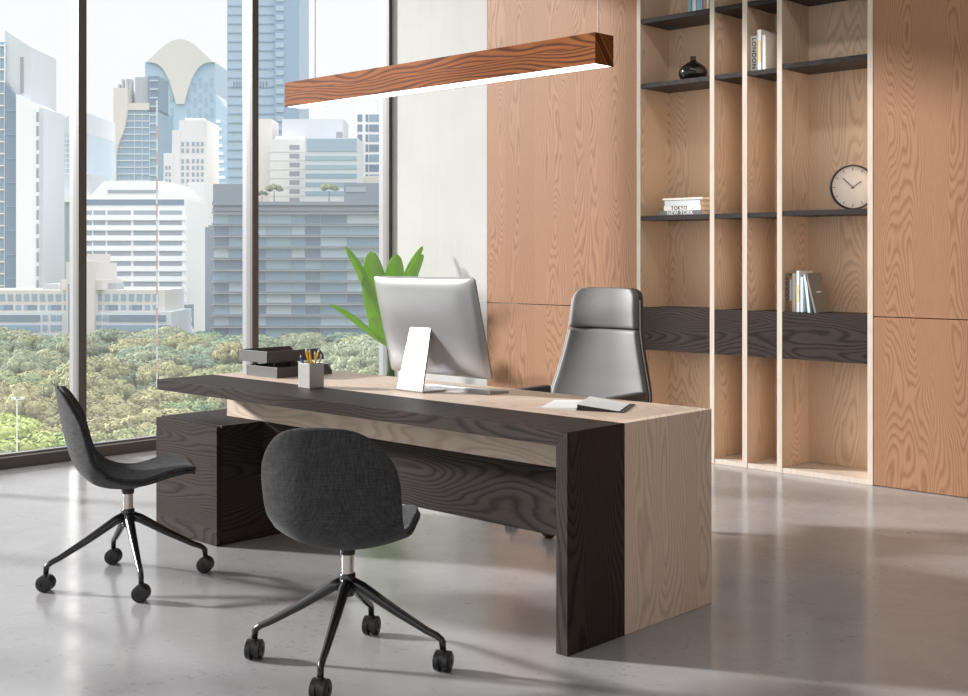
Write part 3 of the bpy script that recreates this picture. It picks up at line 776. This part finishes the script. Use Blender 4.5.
# white slab tower at the far left
b = Bld('white_tower','white slab tower with slanted top at the left edge of the view', 420, 15)
b.block('window_core', -40, 5, 42, 'gl1', d1=30)
for k in range(24):
    y = 45+k*12; b.win(-40, 5, y, y+1.4, 'white', .5, name='floor_band')
for k in range(4): b.win(-10+k*5-.3, -10+k*5+.3, 43, 330, 'white', .6, name='fin')
b.poly('main_wall', [(5,330),(5,30),(31,47),(31,330)], 'pgrey', 1, 26)
b.poly('window_shaft', [(5,330),(5,82),(16,98),(16,330)], 'gl3', -2, 1)
b.poly('lower_wing', [(16,330),(16,94),(37,107),(37,330)], 'white', -3, 20)
b.poly('side_wing', [(38,330),(38,106),(43.5,108),(43.5,330)], 'pgrey', -1, 20)
b.win(20.5, 23.5, 57, 93, 'steel', .3, 1, 'window_strip')
for k in range(15): b.win(36.8, 38.6, 112+k*14, 122+k*14, 'steel', .4, -3.2)
for k in range(9): b.win(6, 15.5, 110+k*24, 111+k*24, 'gl1', .3, -2, 'floor_band')
# glass block with curved roof
b = Bld('glass_hall','pale glass block with curved roofline right of the white slab tower', 520, 60)
b.block('facade', 43, 87, 133, 'gl2', d1=40)
b.poly('curved_roof', [(43,133),(43,114),(50,115),(58,119),(66,117),(72,113.5),(87,113),(87,133)], 'pgrey', 0, 40)
for k in range(8): b.win(43, 87, 138+k*5, 138.6+k*5, 'white', .4, name='mullion')
for k in range(8): b.win(46+k*5, 46.4+k*5, 134, 174, 'white', .4, name='mullion')
b.block('podium', 39, 90, 174, 'pgrey', d0=-6, d1=20)
b.block('patterned_wall', 45, 88, 202, 'gl4', d0=-9, d1=-6)
b.block('parapet', 44, 89, 194, 'white', 202, d0=-10, d1=-6)
b.win(47.5, 51, 187, 193, 'white', .3, -10, 'roof_unit')
# tall blue tower (behind the second mullion)
b = Bld('blue_tower','very tall blue glass tower rising out of the view behind the mullion', 800, 262)
b.block('shaft', 227, 285, -60, 'tower2', d1=45)
b.block('corner_shaft', 275, 299, -60, 'tower', d0=-5, d1=40)
for k in range(34): b.win(228, 274, -40+k*9, -38.6+k*9, 'tower', .6, name='floor_band')
for k in range(34): b.win(276, 284, -40+k*9.2, -35+k*9.2, 'tower2', .8, -5, 'balcony')
for x in (233.5,236.5,239.5,260,263,266): b.win(x, x+1, 81.5, 88.5, 'dark', .6, name='vent')
# sail-crowned tower
b = Bld('crowned_tower','glass tower with a sand-coloured domed crown narrowing to a point', 900, 180)
b.poly('shaft', [(145,330),(145,62),(215,62),(219,330)], 'tower2', 0, 60)
crown = []
for i in range(25):
    u = i/24; x = 146+68*u; y = 62-23*(math.sin(PI*u)**1.15)
    crown.append((x,y))
lower = []
for i in range(15):
    u = i/14; lower.append((214-30*(u**.55), 62+42*(u**1.7) if u<1 else 104))
lo2 = [(360-x, y) for x,y in lower][::-1]
b.poly('domed_crown', crown+lower+lo2[:-1], 'sand', -3, 30)
for r_ in range(9):
    for q in range(5):
        xx = 148+q*5.6; y = 78+r_*15+(q%2)*5
        if not (xx > 146+30*min(1,((y-58)/42 if y>62 else 0))**.5 and y < 104): b.win(xx, xx+3, y, y+9, 'gl5', .4)
        xx = 210-q*5.6
        if xx+3 > 360-(146+30*min(1,((y-58)/42 if y>62 else 0))**.5) or y >= 104: b.win(xx, xx+3, y, y+9, 'gl5', .4)
# slanted block with stepped balconies
b = Bld('sloped_block','pale block with a slanted roof and stepped balconies beside the crowned tower', 850, 222)
b.poly('body', [(216,330),(216,94),(232,116),(232,330)], 'gl2', 0, 30)
for k in range(14): b.win(216+k*.4, 221+k*.6, 120+k*8, 123+k*8, 'white', 1, name='balcony')
# curved concrete and glass tower
b = Bld('curved_tower','concrete and blue glass tower with a sweeping curved edge and roof boxes', 640, 137)
b.block('glass_body', 115, 158.5, 110, 'gl1', d1=30)
b.poly('concrete_fin', [(113,330),(113.3,88),(127.5,88),(127.5,110),(124.5,128),(118,145),(116,155),(115.5,330)], 'sand', -2, 28)
b.block('roof_box', 135, 148, 77, 'grey', 104, d0=2, d1=20)
b.block('roof_frame', 148, 158.5, 76, 'gl3', 112, d0=0, d1=20)
b.block('roof_deck', 128, 149, 103, 'beige', 110, d0=-1, d1=20)
for xx in (118, 121.5, 126, 129): b.block('chimney', xx, xx+(2.6 if xx > 125 else 1.6), 79 if xx > 121 else 84, 'grey', 104, d0=2, d1=6)
for k in range(12): b.win(128-min(k,6)*1.8, 150, 114+k*6.6, 115+k*6.6, 'pgrey', .5, name='floor_band')
for k in range(12): b.win(150, 158, 80+k*8.6, 81.5+k*8.6, 'gl2', .8, name='balcony')
for xx in (134.5,142,149.5): b.win(xx, xx+.5, 112, 190, 'pgrey', .6, name='fin')
# stepped cream building
b = Bld('stepped_building','white stepped building with many small dark windows below the crown', 560, 185)
b.block('tower_block', 179, 207, 120, 'offw', d1=25)
b.block('middle_step', 172, 180, 130, 'offw', d0=-.5, d1=25)
b.block('lower_step', 163.5, 173, 153, 'offw', d0=-1, d1=25)
b.block('parapet', 185, 203, 118, 'white', 121, d0=2, d1=20)
for r_ in range(8):
    y = 142+r_*6.6+(4 if r_ > 1 else 0)
    for q, xx in enumerate((181.5,186.5,192,196.5,201)):
        b.win(xx, xx+2.6, y, y+4.2, 'gl4', .2)
    if r_ > 0: b.win(174.5, 176.8, y, y+4, 'gl4', .2)
    if r_ > 2:
        for xx in (165.5,168.8): b.win(xx, xx+2, y, y+4, 'gl4', .2, -1)
b.block('blank_annex', 188, 204, 182, 'white', d0=-30, d1=-5)
b.block('annex_wing', 204, 208.5, 225, 'bluegrey', d0=-30, d1=-10)
# small far buildings
b = Bld('low_block','small distant block with pale windows beside the mullion', 700, 98)
b.block('body', 84, 113, 171, 'pgrey', d1=20); b.block('roof_unit', 90, 105, 162, 'offw', 172, d0=4, d1=15)
for q in range(4): b.win(86+q*6.5, 90+q*6.5, 178, 183, 'gl5')
for q in range(4): b.win(86+q*6.5, 90+q*6.5, 186, 191, 'gl5')
# banded white office
b = Bld('banded_office','wide white office block with long horizontal window bands', 400, 135)
b.block('body', 78, 184.5, 199, 'white', d1=35)
b.poly('sloped_roof', [(78,199),(78,196),(90,196),(104,181),(163,181),(178,196),(184,196),(184,199)], 'white', .2, 34)
b.win(108, 158, 190, 193, 'gl4', .3, .2, 'roof_window')
b.win(80, 184, 199.5, 205, 'gl3', .3)
for r_ in range(11):
    y = 210.5+r_*10.2
    b.win(79, 187.5, y+4.6, y+9.6, 'white', .9, name='spandrel')
    for a_, c_ in ((80,92),(93.5,105.5),(107.5,131),(133.5,157),(159.5,182)): b.win(a_, c_, y, y+4.4, 'gl4', .12)
b.block('entrance_bay', 166, 188, 305, 'gl3', 330, d0=-3, d1=5)
b.block('side_ledge', 166, 189, 318, 'white', 322, d0=-4, d1=0); b.block('side_ledge', 168, 189.5, 327, 'white', 332, d0=-4, d1=0)
# low beige terrace building
b = Bld('long_office','long beige office with square blue windows above the tree line', 345, 80)
b.block('body', -60, 165, 290, 'beige', d1=22)
b.block('lower_body', -60, 171, 312, 'pgrey', d0=-2, d1=22)
b.poly('stepped_gable', [(60,290),(60,280),(66,280),(66,263),(72,263),(72,254),(88,254),(88,263),(95,263),(95,280),(101,280),(101,290)], 'beige', -2.5, 18)
b.block('stair_bay', 66, 94, 262, 'beige', d0=-4, d1=0)
b.win(68.5, 70.5, 284, 335, 'gl3', .2, -4)
b.block('plant_room', 99, 116, 283, 'grey', 290, d0=4, d1=12); b.block('plant_room', 42, 58, 284, 'grey', 290, d0=4, d1=12)
for xs_ in [list(range(-16,66,8)), list(range(89,160,8))]:
    for i_, xx in enumerate(xs_):
        b.win(xx, xx+5, 294, 301, 'gl1', .2)
        if i_ % 3: b.win(xx, xx+5, 305, 310, 'gl1', .2)
        else: b.win(xx-4, xx+5, 305, 310, 'gl3', .2)
for y, m_ in ((315,'gl3'),(325,'gl1'),(335,'gl3')):
    b.win(-60, 40, y, y+6.5, m_, .3, -2, 'window_band'); b.win(109, 166, y, y+6.5, m_, .3, -2, 'window_band')
    for xx in (43,51,57,90,97,103): b.win(xx, xx+4.5, y, y+5.5, 'gl1', .3, -2)
# wide blue-grey apartment block
b = Bld('apartment_block','wide blue-grey glass apartment block with thin floor slabs and roof terrace', 365, 295)
b.block('body', 213, 395, 203, 'gl4', d1=28)
b.block('left_return', 205, 214, 227, 'bluegrey', d0=2, d1=20)
b.block('terrace_edge', 212, 396, 201.5, 'bluegrey', 205, d0=-1.2, d1=28)
b.block('cornice', 212.5, 396, 207.5, 'dark', 211, d0=-.8, d1=0)
b.block('penthouse', 344, 396, 183, 'dark', 203, d0=4, d1=20)
b.block('penthouse', 213, 247, 184, 'dark', 203, d0=4, d1=20)
b.win(346, 366, 187, 192, 'gl4', .3, 4)
random.seed(3)
pats = [random.choice(['gl1','gl3','gl5','gl3','gl1']) for _ in range(9)]
xw = [214,229,246.5,257,266,291.5,305,320.5,347,396]
for r_ in range(11):
    y = 215.2+r_*11.3
    for q in range(9):
        m_ = pats[q] if random.random() < .6 else random.choice(['gl1','gl3','gl2','gl5','curtain'])
        b.win(xw[q]+.4, xw[q+1]-.4, y, y+8.6, m_, .1)
for r_ in range(12):
    y = 212.2+r_*11.3
    b.win(212.5, 396, y, y+1.0, 'bluegrey', 1.5, name='floor_slab')
    b.win(212.5, 396, y+1.6, y+2.1, 'pgrey', 1.7, name='railing')
# white blocks behind the terrace
b = Bld('cream_block','cream block with a column of small dark windows above the roof terrace', 560, 285)
b.block('body', 270, 305, 139, 'offw', d1=25)
b.block('rear_wing', 255, 272, 119, 'cream', d0=12, d1=30)
b.block('roof_hall', 282, 343, 119, 'pgrey', 141, d0=8, d1=30)
b.block('roof_edge', 275, 304, 136.5, 'white', 139.5, d0=3, d1=20)
for k in range(7): b.win(289.5, 299.5, 145+k*8.8, 149.5+k*8.8, 'steel', .2)
for k in range(7): b.win(270, 304, 151.6+k*8.8, 152+k*8.8, 'beige', .2, name='ledge')
b = Bld('striped_block','office block of alternating pale blue glass and white stripes', 545, 331)
b.block('body', 305, 358, 138, 'pgrey', d1=25)
b.win(307, 356.5, 139, 151.5, 'gl5', .3)
for k in range(5): b.win(305.5, 356.5, 156+k*8.8, 160.5+k*8.8, 'gl1' if k > 1 else 'gl5', .3)
b.block('roof_unit', 336, 342, 132, 'steel', 138, d0=3, d1=6)
b = Bld('grid_tower','white tower with a grid of paired blue windows beside the window corner', 600, 372)
b.block('body', 356.5, 398, 100, 'white', d1=25)
for k in range(8):
    y = 114.5+k*10
    b.win(357.5, 362.3, y, y+7.2, 'gl3', .2); b.win(365.5, 368.3, y, y+7.2, 'gl3', .2); b.win(369.2, 380, y, y+7.2, 'gl3' if k % 2 else 'gl1', .2); b.win(384, 395, y, y+7.2, 'gl3', .2)
b.block('lower_band', 360, 398, 176, 'cream', 184, d0=-1, d1=2)
# crane mast and street lamp
b = Bld('crane_mast','thin red and white lattice mast rising above the trees', 215, 156.8, 'mast')
for k in range(22):
    y = 100+k*13; 
    MB().box(b.X(156.2), b.X(157.6), -.1, .1, b.Z(y+13), b.Z(y)).build('mast_section', (mat('mast_red',(.55,.30,.28),.7) if k % 2 == 0 and k > 0 and 'mast_red' not in bpy.data.materials else bpy.data.materials.get('mast_red' if k % 2 == 0 else 'facade_pale_grey')) or BMt['pgrey'], b.t)
MB().box(-.15,.15,-.15,.15,0,b.Z(386)).build('mast_base', BMt['pgrey'], b.t)
b = Bld('street_lamp','tall white double-headed street lamp standing among the park trees', 118, 17, 'street lamp')
MB().tube([(0,0,0),(0,0,b.Z(399))], [.11,.07], 8).build('pole', BMt['offw'], b.t)
MB().box(b.X(12.5),b.X(22.5),-.05,.05,b.Z(400),b.Z(399.2)).build('crossarm', BMt['offw'], b.t)
for xx in (12,21): MB().box(b.X(xx),b.X(xx+3),-.25,.25,b.Z(399.2),b.Z(397.2)).build('lamp_head', BMt['offw'], b.t)

# trees
def foliage(name, c1, c2, c3):
    m = mat(name, c1, .8, spec=.15); t = NT(m)
    oi = t.new('ShaderNodeObjectInfo'); tc = t.new('ShaderNodeTexCoord').outputs['Object']
    n = t.noise(tc, .9, 4, .7)
    a_ = t.mix(t.ramp(n, [(.35,0.0),(.65,1.0)]), (*c1,1), (*c2,1))
    a_ = t.mix(t.math('MULTIPLY', oi.outputs['Random'], .8), a_, (*c3,1))
    t.t.links.new(a_, t.b.inputs['Base Color']); return m
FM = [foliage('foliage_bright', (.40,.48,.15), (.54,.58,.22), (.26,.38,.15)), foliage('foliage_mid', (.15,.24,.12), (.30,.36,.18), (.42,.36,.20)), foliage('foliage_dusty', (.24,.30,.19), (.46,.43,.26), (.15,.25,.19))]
BK = mat('bark', (.12,.09,.07), .9)
def tree_proto(seed, R0, H):
    rnd = random.Random(seed)
    mb = MB(); cl = []
    nb_ = 44
    for i in range(nb_):
        a = rnd.uniform(0,2*PI); rr = R0*math.sqrt(rnd.random())*.80; zz = H-R0*.92+R0*.80*math.sqrt(max(0,1-(rr/R0)**2))*rnd.uniform(.85,1.08)
        cl.append((Vector((rr*math.cos(a), rr*math.sin(a), zz)), rnd.uniform(.15,.25)*R0))
    for c, r in cl:
        n = 120
        for k in range(n):
            d = Vector((rnd.gauss(0,1), rnd.gauss(0,1), rnd.gauss(0.25,1))).normalized()
            p = c+Vector((d.x, d.y, d.z*.8))*r*rnd.uniform(.82,1.08)
            s = rnd.uniform(.13,.27)
            nn = (d+Vector((rnd.uniform(-.6,.6), rnd.uniform(-.6,.6), rnd.uniform(-.4,.6)))).normalized()
            t1 = nn.orthogonal().normalized(); t2 = nn.cross(t1)
            q = rnd.uniform(0,PI); u = t1*math.cos(q)+t2*math.sin(q); w = nn.cross(u)
            mb.add([p-u*s-w*s*.6, p+u*s-w*s*.6, p+u*s*.8+w*s*.6, p-u*s*.8+w*s*.7], [(0,1,2,3)])
        # solid core
        mb2 = []
        N = 8
        o = len(mb.v)
        for j in range(1,5):
            for k in range(N):
                ph = PI*j/5; th_ = 2*PI*k/N
                mb.v.append(tuple(c+Vector((math.sin(ph)*math.cos(th_), math.sin(ph)*math.sin(th_), math.cos(ph)*.8))*r*.86))
        for j in range(3):
            for k in range(N):
                a_, b_ = o+j*N+k, o+j*N+(k+1)%N; mb.f.append((a_,a_+N,b_+N,b_))
        mb.f.append(tuple(o+k for k in range(N))); mb.f.append(tuple(o+3*N+k for k in range(N-1,-1,-1)))
    tk = MB().tube([(0,0,0),(.1,.05,H*.45),(0,0,H*.75)], [.32,.24,.12], 8)
    return mb, tk
protos = []
for i, (R0,H) in enumerate(((5.6,9.2),(6.8,10.8),(4.8,8.8),(6.0,11.8),(7.6,11.2))):
    mb, tk = tree_proto(11+i, R0, H)
    row = []
    base_me = None
    for f_ in range(3):
        if base_me is None:
            o = mb.build('crown', FM[f_], None); base_me = o.data; tko = tk.build('trunk', BK, None, smooth=True); tm = tko.data
            bpy.data.objects.remove(o); bpy.data.objects.remove(tko)
            row.append((base_me, tm))
        else:
            me = base_me.copy(); me.materials.clear(); me.materials.append(FM[f_]); row.append((me, tm))
    protos.append(row)
TL = ['bright yellow-green park tree with a rounded crown in the nearest rows below the window','deep green park tree with a dense crown in the middle of the canopy','dusty olive park tree with a rounded crown in the far rows before the buildings']
TG = ['near rows of park trees','middle rows of park trees','far rows of park trees']
random.seed(21)
D = 112.0; cnt = 0
while D < 334 and cnt < 296:
    x0, x1 = (-22-484)/F*D, (398-484)/F*D
    n = max(4, int((x1-x0)/11.5)); 
    for k in range(n+1):
        l = x0+(x1-x0)*(k+random.uniform(-.3,.3)+(.5 if int(D) % 2 else 0))/n; dd = D+random.uniform(-3,3)
        wx, wy = wpos(l, dd)
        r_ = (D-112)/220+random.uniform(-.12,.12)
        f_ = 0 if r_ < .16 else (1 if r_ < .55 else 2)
        if random.random() < .15: f_ = random.choice((1,2))
        if random.random() < .0: f_ = 0
        pm = random.choice(protos)[f_]
        t = bpy.data.objects.new('park_tree', None); C.objects.link(t)
        s_ = random.uniform(.85,1.3)
        t.location = (wx,wy,GZ); t.rotation_euler = (0,0,random.uniform(0,6.28)); t.scale = (s_,s_,random.uniform(.85,1.12))
        t['label'] = TL[f_]; t['category'] = 'tree'; t['group'] = TG[f_]
        for nm, me in (('crown', pm[0]), ('trunk', pm[1])):
            c_ = bpy.data.objects.new(nm, me); C.objects.link(c_); c_.parent = t
        cnt += 1
    D += 9.0+D*.012
print('TREES', cnt)
# terrace trees
for (pxx, sc, lab) in ((274,.52,'small green tree on the left of the apartment roof terrace'),(329,.55,'small rounded tree in the middle of the apartment roof terrace'),(262,.33,'sparse little tree beside the mullion on the roof terrace')):
    Dd = 372; l = (pxx-484)/F*Dd; wx, wy = wpos(l, Dd)
    t = bpy.data.objects.new('terrace_tree', None); C.objects.link(t); t.location = (wx,wy,HC-(202-HY)/F*Dd-.2); t.scale = (sc*.9,sc*.9,sc)
    t['label'] = lab; t['category'] = 'tree'
    for nm, me in (('crown', protos[1][2][0]), ('trunk', protos[1][2][1])):
        c_ = bpy.data.objects.new(nm, me); C.objects.link(c_); c_.parent = t

for o in bpy.data.objects:
    if '_loc' in o: del o['_loc']
